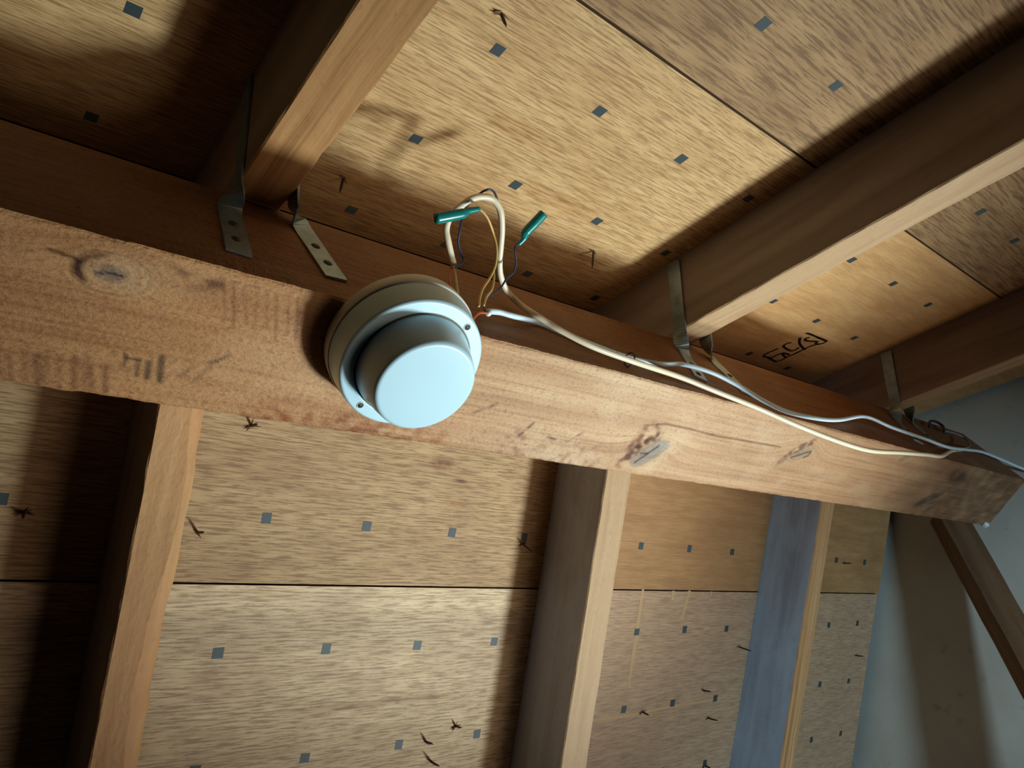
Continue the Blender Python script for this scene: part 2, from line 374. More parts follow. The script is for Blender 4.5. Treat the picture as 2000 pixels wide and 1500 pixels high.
# nail points that came through the sheets, each with torn veneer at its foot
def nail_mesh(seed, length):
    r = random.Random(seed); bm = bmesh.new()
    tip = Vector((r.uniform(-.004, .004), r.uniform(-.004, .004), -length)); ring = []
    for z, rad in ((0.0, 0.00125), (-0.7, 0.00120), (-1.0, 0.0002)):
        c = Vector((tip.x * -z, tip.y * -z, length * z))
        ring.append([bm.verts.new(c + Vector((math.cos(q) * rad, math.sin(q) * rad, 0))) for q in (2 * math.pi * j / 7 for j in range(7))])
    for A, B in zip(ring[:-1], ring[1:]):
        for j in range(7): bm.faces.new((A[j], A[(j + 1) % 7], B[(j + 1) % 7], B[j]))
    bm.faces.new(ring[-1])
    return mesh_bm('nail_tip', bm)
def splinter_mesh(seed):
    r = random.Random(seed + 50); bm = bmesh.new()
    for k in range(4):
        a = r.uniform(-0.5, 0.5) + (math.pi if k % 2 else 0); L = r.uniform(.004, .011); wd = r.uniform(.0008, .0018)
        d = Vector((math.cos(a), math.sin(a), 0)); q = Vector((-d.y, d.x, 0))
        p = [d * .0005 + q * wd, d * .0005 - q * wd, d * L + Vector((0, 0, -r.uniform(.001, .006))), d * .0005 + Vector((0, 0, -.0018))]
        v = [bm.verts.new(x) for x in p]
        for f in ((0, 1, 2), (0, 2, 3), (1, 3, 2), (0, 3, 1)): bm.faces.new([v[i] for i in f])
    return mesh_bm('splinter', bm)
NM = [nail_mesh(i, (0.012, 0.016, 0.021)[i]) for i in range(3)]; SM = [splinter_mesh(i) for i in range(3)]
for q in NM: q.materials.append(M['rust'])
for q in SM: q.materials.append(M['splint'])
def nails(sheet_o, b, pts):
    for i, (x, s) in enumerate(pts):
        o = link('nail_tip', NM[i % 3], None, sheet_o); o.location = (x, s - b * x, 0); o.rotation_euler = (0, 0, random.uniform(0, 6.28))
        c = link('splinter', SM[(i + 1) % 3], None, o); c.rotation_euler = (0, 0, -o.rotation_euler.z + random.uniform(-.6, .6))
nails(U1, 0.0165, [(0.2702, -0.2322), (0.2602, -0.019), (0.5478, -0.049)])
nails(U2, 0.0165, [(0.630, -0.318)])
nails(L1, 0.006, [(0.249, 0.1397), (0.2198, 0.2428), (0.6083, 0.2368), (0.0825, 0.2332), (1.399, 0.2403)])
nails(L2, 0.006, [(0.556, 0.4544), (0.5181, 0.4678), (0.5304, 0.492)])
nails(L3, 0.006, [(0.8881, 0.4691), (1.026, 0.4489), (1.0509, 0.4942), (1.0614, 0.5699), (1.4998, 0.4181), (1.105, 0.385)])

# flat ribbons: marker writing on the upper sheet, bare streaks on the brown sheet
def ribbon_bm(strokes, wd, z, b=0.0, taper=False):
    bm = bmesh.new()
    for st in strokes:
        P = [Vector((x, s - b * x, z)) for x, s in st]; P = smooth_path(P, 5); N = len(P); A = []
        for i, p in enumerate(P):
            t = (P[min(i + 1, N - 1)] - P[max(i - 1, 0)]).normalized(); q = Vector((-t.y, t.x, 0))
            ww = wd * (0.55 + 0.45 * math.sin(math.pi * min(1, max(0, (i + .5) / N)))) if taper else wd * random.uniform(.85, 1.1)
            A.append((bm.verts.new(p + q * ww), bm.verts.new(p - q * ww)))
        for a, c in zip(A[:-1], A[1:]): bm.faces.new((a[0], a[1], c[1], c[0]))
    ret = bmesh.ops.solidify(bm, geom=bm.faces[:], thickness=0.00015)
    return bm
TEXT = [[(0.984, -0.0526), (0.9867, -0.0551), (1.0395, -0.0545)], [(1.0395, -0.0545), (1.0394, -0.0462), (1.034, -0.041), (1.0304, -0.0329), (1.0296, -0.0247), (1.0313, -0.0058), (1.0305, 0.0013), (1.0303, 0.0094), (1.0314, 0.0184), (1.0295, 0.0262), (1.0223, 0.0268)],
        [(1.0001, -0.049), (0.9975, -0.0446), (1.0015, -0.0404), (1.0099, -0.0407), (1.0183, -0.0442), (1.0262, -0.0461), (1.0281, -0.042), (1.0385, -0.0432)], [(0.986, -0.0414), (0.9973, -0.0333), (1.0076, -0.0282), (1.0239, -0.0233), (1.0339, -0.0216)],
        [(0.9886, -0.0253), (0.9849, -0.0185), (0.989, -0.0116), (1.0021, -0.0089), (1.0148, -0.0085), (1.0192, -0.0132), (1.0165, -0.021)], [(0.9876, -0.0032), (0.9867, 0.005), (0.9858, 0.0146), (0.9884, 0.0239)],
        [(0.9895, 0.0247), (0.9987, 0.023), (1.0073, 0.0203), (1.0075, 0.0108), (1.0095, 0.0033), (1.0164, 0.0013), (1.027, 0.0016)], [(0.9987, 0.023), (1.0146, 0.025), (1.0295, 0.0262)], [(1.0107, 0.004), (1.0238, 0.0085), (1.0303, 0.0094)]]
o = link('marker_writing', mesh_bm('marker_writing', ribbon_bm(TEXT, 0.0021, -0.0002, 0.0165)), M['ink'], U1); o['label'] = 'black hand-drawn marker letters'
for st, wd in (([(0.8456, 0.2915), (0.8476, 0.3497), (0.8503, 0.431)], 0.0038), ([(0.952, 0.2935), (0.9441, 0.3355)], 0.0036), ([(0.9133, 0.2938), (0.9154, 0.3077)], 0.0034), ([(1.006, 0.2945), (1.007, 0.302)], 0.0025), ([(0.735, 0.4716), (0.778, 0.4711), (0.86, 0.4708), (0.9381, 0.4678), (1.0634, 0.4656), (1.0966, 0.4618)], 0.0022)):
    link('bare_streak', mesh_bm('bare_streak', ribbon_bm([st], wd, -0.0002, 0.006, True)), M['streak'], L3)

# ------------------------------------------------------------------ rafters
def rafter(mw, s0, s1, xa, xb, width, depth, mb, ms, label, cham=0.0, rough=0.0006, nseg=60):
    """s0..s1 along the slope; left edge x runs from xa at s=0 to xb at s=.4 ; underside mb, sides ms"""
    bm = bmesh.new(); r = random.Random(label); rings = []
    xl = lambda s: xa + (xb - xa) * s / 0.4
    for i in range(nseg + 1):
        s = s0 + (s1 - s0) * i / nseg; x = xl(s); j = lambda: r.uniform(-rough, rough); e = 0.0013
        if cham:
            c = cham * (1 + 0.35 * math.sin(s * 23) + r.uniform(-.08, .08))
            prof = [(x, 0), (x + j() * .5, -depth + e), (x + e, -depth + j() * .4), (x + width - c, -depth + j() * .4), (x + width - c * .45, -depth + c * .28), (x + width + j(), -depth + c * 1.0), (x + width, 0)]
        else:
            prof = [(x, 0), (x + j() * .5, -depth + e), (x + e, -depth + j() * .4), (x + width * .5, -depth + j() * .3), (x + width - e + j(), -depth + j() * .4), (x + width + j(), -depth + e), (x + width, 0)]
        if mw is FU and i == nseg: cut = lambda n: (0.0515 + n * math.sin(T1)) / math.cos(T1)
        elif mw is FL and i == 0: cut = lambda n: (0.2560 - YF - n * math.sin(T2)) / math.cos(T2)
        else: cut = lambda n: s
        rings.append([bm.verts.new((px, cut(pz), pz - 0.0002)) for px, pz in prof])
    n = len(rings[0])
    for A, B in zip(rings[:-1], rings[1:]):
        for j in range(n):
            f = bm.faces.new((A[j], A[(j + 1) % n], B[(j + 1) % n], B[j]))
            f.material_index = 1 if j in (0, n - 1, n - 2) else 0
    for R in (rings[0], rings[-1]):
        f = bm.faces.new(R); f.material_index = 1
    me = mesh_bm('rafter', bm); me.materials.append(mb); me.materials.append(ms)
    o = link('rafter', me, None, None, mw)
    return tag(o, label, 'rafter')
# the upper slope; local s runs towards the ridge
SR = 0.052
rafter(FU, -0.95, 0.005, 0.1503, 0.1503, 0.0382, D, M['raf_a'], M['side_brown'], 'ochre rafter with strong grain at the upper left, running into the ridge beam')
rafter(FU, -0.95, 0.005, 0.6448, 0.6405, 0.0415, D, M['raf_b'], M['side_brown'], 'long rafter at the upper right with pale underside and dark brown side')
rafter(FU, -0.95, 0.005, 1.172, 1.187, 0.040, D + 0.002, M['raf_b'], M['side_brown'], 'short-looking pale-edged rafter at the right edge beside the white gable wall')
rafter(FL, 0.005, 1.05, 0.1430, 0.1469, 0.0385, D, M['raf_1'], M['side_brown'], 'rough pale rafter with a rounded edge at the lower left', cham=0.013, rough=0.0011)
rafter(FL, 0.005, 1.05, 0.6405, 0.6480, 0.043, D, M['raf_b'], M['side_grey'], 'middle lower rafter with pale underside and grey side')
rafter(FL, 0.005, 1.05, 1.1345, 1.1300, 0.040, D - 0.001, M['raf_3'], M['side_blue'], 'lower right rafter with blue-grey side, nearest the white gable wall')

# ------------------------------------------------------------------ ridge beam
X0B, X1B = -0.55, 1.475
KNOTS = [(0.0705, 0.2133, 0.0150, 0.0088), (0.5700, 0.2680, 0.0180, 0.0100), (0.8065, 0.2350, 0.0200, 0.0120)]
def beam_mesh():
    xs = np.concatenate([np.arange(X0B, -0.05, 0.01), np.arange(-0.05, X1B, 0.0016), [X1B]]); ys = np.linspace(YN, YF, 76)
    X, Y = np.meshgrid(xs, ys, indexing='ij'); Z = np.full_like(X, H)
    # worn, splintery arrises
    n1 = np.convolve(rng.normal(size=len(xs) + 8), np.ones(9) / 9, 'valid') * 0.0006
    n2 = np.convolve(rng.normal(size=len(xs) + 6), np.ones(7) / 7, 'valid') * 0.0007
    v = X * 0 + Y
    V = Y.copy(); C = np.ones(X.shape + (3,))
    for kx, ky, a, b in KNOTS:
        r = np.hypot((X - kx) / a, (Y - ky) / b); wg = np.exp(-(r / 1.7) ** 2)
        V = V * (1 - wg) + (ky + b * r * 1.15) * wg
    Yd = Y + (n1[:, None] * (1 - sstep(0, 0.012, Y - YN)) + n2[:, None] * (1 - sstep(0, 0.010, YF - Y)))
    Z = Z + 0.0016 * (1 - sstep(0, 0.0022, Y - YN)) + 0.0016 * (1 - sstep(0, 0.0022, YF - Y))
    low = lambda sx, sy, seed: np.kron(np.random.default_rng(seed).normal(size=(len(xs) // sx + 2, len(ys) // sy + 2)), np.ones((sx, sy)))[:len(xs), :len(ys)]
    def blur(A, nx, ny):
        for _ in range(2):
            A = np.apply_along_axis(lambda q: np.convolve(np.pad(q, nx, 'edge'), np.ones(2 * nx + 1) / (2 * nx + 1), 'valid'), 0, A)
            A = np.apply_along_axis(lambda q: np.convolve(np.pad(q, ny, 'edge'), np.ones(2 * ny + 1) / (2 * ny + 1), 'valid'), 1, A)
        return A
    nz = blur(low(6, 4, 1), 4, 3); nzf = blur(low(2, 2, 2), 1, 1); nzf = nzf / nzf.std(); nz = nz / nz.std()
    def mix(wgt, col):
        nonlocal C
        wgt = np.clip(wgt, 0, 1)[..., None]; C = C * (1 - wgt) + C * np.array(col) * wgt
    def spot(kx, ky, a, b, ang=0.0, soft=(0.6, 1.1)):
        c, s = math.cos(ang), math.sin(ang); u = (X - kx) * c + (Y - ky) * s; q = -(X - kx) * s + (Y - ky) * c
        return 1 - sstep(soft[0], soft[1], np.hypot(u / a, q / b) + 0.06 * nz)
    def line(pts, wd, soft=1.5):
        d = np.min([seg_dist(X, Y, p, q) for p, q in zip(pts[:-1], pts[1:])], axis=0)
        return 1 - sstep(wd * 0.4, wd * soft, d)
    # knot at the far left: pale halo, grey heart with a check, torn dark rim on its left
    mix(spot(0.0760, 0.2120, 0.0270, 0.0160) * 0.8, (1.08, 1.24, 1.42))
    mix(spot(0.0712, 0.2128, 0.0125, 0.0076, soft=(0.3, 1.15)) * 0.95, (0.46, 0.56, 0.78))
    mix(line([(0.0640, 0.2145), (0.0700, 0.2130), (0.0765, 0.2125)], 0.0007), (0.18, 0.16, 0.25))
    mix(line([(0.0765, 0.2125), (0.0745, 0.2155)], 0.0004), (0.3, 0.3, 0.4)); mix(line([(0.064, 0.2145), (0.0625, 0.2165)], 0.0004), (0.3, 0.3, 0.4))
    rr = np.hypot((X - 0.0715) / 0.0172, (Y - 0.2130) / 0.0110)
    mix((np.exp(-((rr - 1.0) / 0.13) ** 2)) * sstep(0.002, 0.012, 0.0700 - X + 0.3 * (0.213 - Y)) * (0.95 + 0.3 * nz), (0.12, 0.07, 0.05))
    mix((np.exp(-((rr - 1.18) / 0.07) ** 2)) * 0.6, (0.58, 0.46, 0.38)); mix(np.exp(-((rr - 0.86) / 0.06) ** 2) * 0.5, (0.62, 0.52, 0.42)); mix(np.exp(-((rr - 1.5) / 0.07) ** 2) * 0.35, (0.65, 0.52, 0.42))
    mix(line([(0.040, 0.2075), (0.050, 0.2085), (0.056, 0.2105)], 0.0011), (0.35, 0.24, 0.18))
    # middle knot, slanting, dark torn grain on its left
    mix(spot(0.582, 0.266, 0.034, 0.019, -0.78) * 0.5, (1.06, 1.14, 1.20))
    mix(spot(0.5705, 0.2675, 0.0280, 0.0138, -0.80, (0.75, 1.05)) * 0.95, (0.56, 0.68, 0.90)); mix(spot(0.575, 0.263, 0.012, 0.007, -0.80, (0.1, 1.2)) * 0.5, (0.8, 0.86, 1.0))
    mix(line([(0.5600, 0.2815), (0.5690, 0.2690), (0.5760, 0.2580)], 0.0013), (0.14, 0.12, 0.16)); mix(line([(0.5690, 0.2690), (0.5590, 0.2700)], 0.0011), (0.2, 0.17, 0.2))
    mix(line([(0.5430, 0.2850), (0.5480, 0.2700), (0.5570, 0.2560), (0.5660, 0.2475)], 0.0050, 1.8) * (0.85 + 0.5 * nzf), (0.28, 0.17, 0.14))
    mix(line([(0.5470, 0.2650), (0.5480, 0.2500), (0.5520, 0.2430)], 0.009, 1.8) * (0.45 + 0.5 * nzf), (0.40, 0.25, 0.18))
    # right knot
    mix(spot(0.8120, 0.2350, 0.0340, 0.0190, -0.5) * 0.6, (1.02, 1.12, 1.18))
    mix(spot(0.8110, 0.2325, 0.0210, 0.0105, -0.5, (0.3, 1.15)) * 0.85, (0.60, 0.70, 0.82))
    mix(line([(0.7980, 0.2400), (0.8100, 0.2340), (0.8190, 0.2290), (0.8260, 0.2270), (0.8270, 0.2330), (0.8210, 0.2370)], 0.0012), (0.16, 0.14, 0.14))
    mix(line([(0.7830, 0.2500), (0.7880, 0.2380), (0.8000, 0.2250), (0.8140, 0.2140)], 0.0042, 1.9) * (0.7 + 0.45 * nzf), (0.38, 0.29, 0.29))
    # long check from the middle knot to the right one
    mix(line([(0.5385, 0.2385), (0.5646, 0.2319), (0.600, 0.2316), (0.648, 0.2334), (0.700, 0.2315), (0.7633, 0.2297)], 0.0011, 1.6) * 0.85, (0.38, 0.28, 0.22))
    # saw marks and bruises near the left end
    for a, b, wd, k in (((0.085, 0.2630), (0.0856, 0.2660), .0008, .5), ((0.0913, 0.2630), (0.0925, 0.2705), .0009, .8), ((0.0925, 0.2660), (0.1000, 0.2655), .0009, .8), ((0.0992, 0.2660), (0.1010, 0.2770), .0010, .75),
                        ((0.1050, 0.2660), (0.1070, 0.2775), .0015, .9), ((0.1112, 0.2610), (0.1145, 0.2780), .0016, .9), ((0.125, 0.272), (0.131, 0.263), .0013, .4), ((0.134, 0.274), (0.140, 0.262), .0013, .4), ((0.143, 0.256), (0.149, 0.250), .0010, .7), ((0.1395, 0.2585), (0.143, 0.2565), .001, .7)):
        mix(line([a, b], wd, 2.0) * k, (0.20, 0.19, 0.20))
    for k in range(10):
        x = 0.028 + k * 0.0062 + rng.uniform(-.002, .002)
        mix(line([(x, 0.272 + rng.uniform(-.004, .006)), (x + 0.004, 0.293)], rng.uniform(.0008, .0022), 2.2) * rng.uniform(.35, .75), (0.42, 0.34, 0.34))
    for k in range(9):
        x = 0.128 + k * 0.0068
        mix(line([(x, 0.197 + 0.002 * (k % 3)), (x + 0.010, 0.226 + 0.004 * (k % 2))], .0008, 2.2) * rng.uniform(.25, .6), (0.45, 0.36, 0.34))
    mix(line([(0.100, 0.2010), (0.120, 0.2050), (0.128, 0.2020)], .0022, 2) * (0.45 + .3 * nzf), (0.42, 0.36, 0.38)); mix(line([(0.112, 0.2100), (0.130, 0.2050)], .002, 2) * 0.5, (0.42, 0.36, 0.38))
    # torn fibres along the far arris
    mix(sstep(0.03, 0.0, YF - Y) * sstep(0.15, 0.20, X) * (1 - sstep(0.30, 0.36, X)) * (0.45 + 0.5 * nzf), (0.62, 0.42, 0.34))
    mix(sstep(0.05, 0.0, YF - Y) * sstep(0.33, 0.40, X) * (1 - sstep(0.50, 0.55, X)) * (0.15 + 0.35 * np.maximum(nzf, 0)), (0.50, 0.36, 0.32))
    for a, b in (((0.345, 0.262), (0.365, 0.247)), ((0.400, 0.285), (0.412, 0.258)), ((0.46, 0.272), (0.475, 0.255)), ((0.435, 0.27), (0.462, 0.272))):
        mix(line([a, b], .0010, 2.2) * (0.5 + .4 * nzf), (0.38, 0.28, 0.28))
    # grey bruise, filler smears and stain near the gable, then painted lamp falloff
    mix(spot(1.12, 0.260, 0.05, 0.020, -0.3) * 0.35, (0.62, 0.58, 0.50)); mix(spot(1.205, 0.262, 0.040, 0.010, -0.55) * (0.8 + .2 * nz), (0.42, 0.50, 0.60))
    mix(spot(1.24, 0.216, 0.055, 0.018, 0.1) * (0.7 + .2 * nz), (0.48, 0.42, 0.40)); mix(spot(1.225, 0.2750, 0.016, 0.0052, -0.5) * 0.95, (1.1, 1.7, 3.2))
    mix(sstep(1.05, 1.30, X) * (0.8 + 0.25 * nz), (0.50, 0.46, 0.45)); mix(spot(1.04, 0.204, 0.014, 0.007, -0.6) * 0.8, (0.55, 0.6, 0.7))  # whole gable end darkened: the lamp's falloff put into the colour
    mix(sstep(0.28, 0.42, X) * (1 - sstep(0.70, 0.95, X)) * 0.6, (1.06, 1.16, 1.30)); mix((1 - sstep(0.10, 0.36, X)), (1.06, 0.88, 0.70)); mix(sstep(0.58, 0.78, X), (0.76, 0.72, 0.68))  # left more orange; paler middle and darker right imitate the lamp's pool
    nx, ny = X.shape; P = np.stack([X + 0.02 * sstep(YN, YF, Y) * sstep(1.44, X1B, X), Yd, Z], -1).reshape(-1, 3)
    idx = np.arange(nx * ny).reshape(nx, ny)
    F = np.stack([idx[:-1, :-1], idx[:-1, 1:], idx[1:, 1:], idx[1:, :-1]], -1).reshape(-1, 4)
    VV = [P]; FF = [F]; G = [np.stack([X, V, X * 0], -1).reshape(-1, 3)]; CC = [C.reshape(-1, 3)]; n = nx * ny
    # the two tall sides: strips that share the arris line of the underside
    for row, yy, flip in ((0, YN, False), (ny - 1, YF, True)):
        base = P.reshape(nx, ny, 3)[:, row]; zs = [0.0, 0.25, 0.5, 0.75, 1.0]
        S = np.stack([np.stack([base[:, 0], base[:, 1] * (1 - min(1, q * 4)) + yy * min(1, q * 4), base[:, 2] * (1 - q) + (ZB - 0.0005) * q], -1) for q in zs], 1)
        VV.append(S.reshape(-1, 3)); i2 = np.arange(nx * 5).reshape(nx, 5) + n
        f = np.stack([i2[:-1, :-1], i2[1:, :-1], i2[1:, 1:], i2[:-1, 1:]], -1).reshape(-1, 4)
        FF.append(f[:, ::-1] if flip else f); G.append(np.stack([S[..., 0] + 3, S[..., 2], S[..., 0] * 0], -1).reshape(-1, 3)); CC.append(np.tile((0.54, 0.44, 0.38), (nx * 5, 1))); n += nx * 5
    e = np.array([(X0B, YN, H), (X0B, YF, H), (X0B, YN, ZB - .0005), (X0B, YF, ZB - .0005), (X1B, YN, H + .0016), (X1B + .02, YF, H + .0016), (X1B, YN, ZB - .0005), (X1B + .02, YF, ZB - .0005)])
    VV.append(e); FF.append(np.array([(0, 2, 3, 1), (4, 5, 7, 6), (2, 6, 7, 3)]) + n); G.append(e * (1, 1, 0)); CC.append(np.full((8, 3), 0.6))
    me = bpy.data.meshes.new('ridge_beam'); me.from_pydata(np.vstack(VV).tolist(), [], np.vstack(FF).tolist())
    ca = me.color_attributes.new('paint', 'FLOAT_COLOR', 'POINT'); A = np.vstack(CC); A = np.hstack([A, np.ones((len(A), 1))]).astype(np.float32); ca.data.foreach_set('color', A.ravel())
    ga = me.attributes.new('gv', 'FLOAT_VECTOR', 'POINT'); ga.data.foreach_set('vector', np.vstack(G).astype(np.float32).ravel())
    me.materials.append(M['beam']); me.update(); return me
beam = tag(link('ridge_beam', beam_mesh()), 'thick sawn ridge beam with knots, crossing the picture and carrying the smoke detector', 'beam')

# ------------------------------------------------------------------ gable wall, brace
wb = box_bm(WALL, WALL + 0.02, -1.2, 1.4, -1.6, 0.75)
o = link('wall_right', mesh_bm('wall_right', wb), M['wall']); o['kind'] = 'structure'; o['label'] = 'white painted gable wall board'

def brace():
    top = Vector((1.526, 0.3461, 0.4899)); a = Vector((-0.14981, 0.32537, -0.93364)); L = 0.95; r = random.Random(3)
    ol = Vector((0.034, 0.034, 0.0064)); ori = Vector((0.013, -0.037, -0.015))      # far edge of the dark face, far edge of the lit face
    n1 = ol.cross(ori).normalized(); n1 = ol.normalized() * -1
    bm = bmesh.new(); rings = []
    for i in range(25):
        p = top + a * (-0.02 + L * i / 24); j = lambda: Vector((r.uniform(-1, 1), r.uniform(-1, 1), 0)) * .0006
        rings.append([bm.verts.new(q) for q in (p + j(), p + ori + j(), p + ori + ol, p + ol + j())])
    for A, B in zip(rings[:-1], rings[1:]):
        for k in range(4): bm.faces.new((A[k], A[(k + 1) % 4], B[(k + 1) % 4], B[k]))
    n1 = (n1 - a * n1.dot(a)).normalized()
    bm.faces.new(rings[0]); bm.faces.new(rings[-1])
    me = mesh_bm('brace', bm)
    # keep local y along the brace so the grain runs lengthwise
    z = n1; x = a.cross(z); mw = Matrix(((x.x, a.x, z.x, top.x), (x.y, a.y, z.y, top.y), (x.z, a.z, z.z, top.z), (0, 0, 0, 1)))
    me.transform(mw.inverted()); return tag(link('brace', me, M['brace'], None, mw), 'dark brown wooden brace slanting down under the beam end by the gable wall', 'brace')
brace()
fl = bmesh.new(); bmesh.ops.create_icosphere(fl, subdivisions=2, radius=1.0)
for v in fl.verts: v.co = Vector((v.co.x * .008, v.co.y * .006, v.co.z * .006)) * random.uniform(.75, 1.2) + Vector((1.478, 0.2925, 0.4185))
link('filler_dab', mesh_bm('filler_dab', fl), M['caulk'], beam)['label'] = 'white dab of filler'

# ------------------------------------------------------------------ twisted hurricane straps
def strap(path, label, heads):
    """path: (position, width direction) stations, bent and twisted flat bar"""
    n = 6; P = smooth_path([p for p, _ in path], n); Wd = smooth_path([d for _, d in path], n); bm = bmesh.new(); rings = []
    hw, th = 0.0083, 0.0008
    for i, p in enumerate(P):
        t = (P[min(i + 1, len(P) - 1)] - P[max(i - 1, 0)]).normalized(); u = Wd[i]; u = (u - t * u.dot(t)).normalized(); q = t.cross(u)
        rings.append([bm.verts.new(p + u * a * hw + q * b * th) for a, b in ((-1, -1), (1, -1), (1, 1), (-1, 1))])
    for A, B in zip(rings[:-1], rings[1:]):
        for k in range(4): bm.faces.new((A[k], A[(k + 1) % 4], B[(k + 1) % 4], B[k]))
    bm.faces.new(rings[0]); bm.faces.new(rings[-1])
    bot = P[-1]
    e = empty('twisted_strap', bot, label, 'metal strap', 'twisted straps tying rafters to the beam')
    me = mesh_bm('plate', bm); me.transform(Matrix.Translation(-bot)); o = link('plate', me, M['strap'], e)
    for x, z in heads:
        h = link('nail_head', HEAD, None, e); h.location = Vector((x, YN - 0.0012, z)) - bot; h.rotation_euler = (math.pi / 2, 0, 0)
HEAD = lathe_mesh('nail_head', [(0.0, 0.0020), (0.0015, 0.0019), (0.0031, 0.0012), (0.0037, 0.0004), (0.0037, -0.0004)], 18); HEAD.materials.append(M['nail'])
def FUp(x, s, n): return FU @ Vector((x, s, n))
ES = Vector(EU); EX = Vector((1, 0, 0)); yb = YN - 0.0011
def side_path(xf, sgn, xt, zt, xb, zb, ztop=-0.004):
    """from the rafter face (x = xf) down, quarter twist, on to the beam face"""
    x = xf + sgn * 0.0014
    a = FUp(x, -0.0840, ztop); b = FUp(x, -0.0775, -0.045); c = FUp(x, -0.0715, -0.086)
    dy = Vector((0, 1, 0.25)); tw = Vector((-sgn * 0.75, 0.7, 0)) * -sgn * -1
    tw = Vector((0.72 * -1, 0.68, 0)) if sgn < 0 else Vector((0.72 * -1, -0.68, 0)) * -1
    wx = Vector((-1, 0, 0)) if sgn < 0 else Vector((1, 0, 0))
    ty = Vector((0, 1, 0.2))
    mid = Vector(((x + xt) / 2, 0.5 * (c.y + yb) + 0.002, 0.5 * (c.z + zt)))
    return [(a, ty), (b, ty), (c, ty), (mid, (ty.normalized() + wx).normalized()), (Vector((xt, yb, zt)), wx), (Vector(((xt + xb) / 2, yb, (zt + zb) / 2)), wx), (Vector((xb, yb, zb)), wx)]
strap(side_path(0.1503, -1, 0.1440, 0.512, 0.1392, 0.4450), 'galvanised strap with two nail heads on the left of the upper left rafter', [(0.1425, 0.4885), (0.1405, 0.4640)])
strap(side_path(0.1885, 1, 0.2000, 0.520, 0.2065, 0.4480), 'twisted galvanised strap right of the upper left rafter, just left of the smoke detector', [(0.2028, 0.4936), (0.2055, 0.4690)])
strap(side_path(0.6448, -1, 0.6420, 0.512, 0.6160, 0.4550), 'dark strap on the brown side of the long upper right rafter', [(0.6290, 0.4850), (0.6200, 0.4640)])
strap(side_path(0.6878, 1, 0.6990, 0.512, 0.6910, 0.4500), 'bluish strap emerging under the right edge of the long upper right rafter', [(0.6965, 0.4850), (0.6925, 0.4620)])
strap(side_path(1.1675, -1, 1.1480, 0.508, 1.1180, 0.4520), 'blue-grey strap on the left side of the rafter nearest the gable', [(1.1320, 0.4800), (1.1220, 0.4600)])
strap(side_path(1.2110, 1, 1.2160, 0.512, 1.1950, 0.4520), 'bright blue-tinged strap right of the rafter nearest the gable', [(1.2060, 0.4850), (1.1990, 0.4620)])

# ------------------------------------------------------------------ smoke detector
det = empty('smoke_detector', (0.2556, 0.2115, H), 'round white smoke detector with stepped cap under the beam', 'smoke detector')
z = lambda v: v - H
base_prof = [(0.0, -0.0002), (0.0525, -0.0002), (0.0535, -0.0012), (0.0537, -0.0100), (0.0530, -0.0112), (0.0, -0.0112)]
link('mounting_base', lathe_mesh('mounting_base', base_prof), M['cream'], det)
cover_prof = [(0.0, -0.0113), (0.0526, -0.0113), (0.0526, -0.0120), (0.0520, -0.0200), (0.0509, -0.0280), (0.0508, -0.0292), (0.0506, -0.0300), (0.0500, -0.0311), (0.0493, -0.0315), (0.0488, -0.0316), (0.0484, -0.0316), (0.0421, -0.0316), (0.0416, -0.0316), (0.0411, -0.0312), (0.0410, -0.0285), (0.0, -0.0285)]
cov = link('cover', lathe_mesh('cover', cover_prof, 128), M['white'], det)
link('seal_ring', lathe_mesh('seal_ring', [(0.0409, -0.0288), (0.0409, -0.0319), (0.0402, -0.0319), (0.0402, -0.0288)]), M['gasket'], det)
cap_prof = [(0.0401, -0.0287), (0.0401, -0.0330), (0.0396, -0.0345), (0.0375, -0.0450), (0.0354, -0.0538), (0.0351, -0.0550), (0.0344, -0.0566), (0.0334, -0.0574), (0.0326, -0.0576), (0.0320, -0.0576), (0.0140, -0.0575), (0.0, -0.0572)]
link('sensor_cap', lathe_mesh('sensor_cap', cap_prof, 128), M['white'], det)
for hx, hy in ((0.2795, 0.1737), (0.2325, 0.2503)):
    hh = link('screw_hole', lathe_mesh('screw_hole', [(0.0021, 0.0), (0.0020, -0.0003), (0.0, -0.00025)], 20), M['hole'], cov); hh.location = (hx - 0.2556, hy - 0.2115, -0.0316)
    ri = link('hole_rim', lathe_mesh('hole_rim', [(0.0021, -0.0003), (0.0025, -0.0006), (0.0029, -0.0001), (0.0029, 0.0002)], 20), M['cream'], hh)

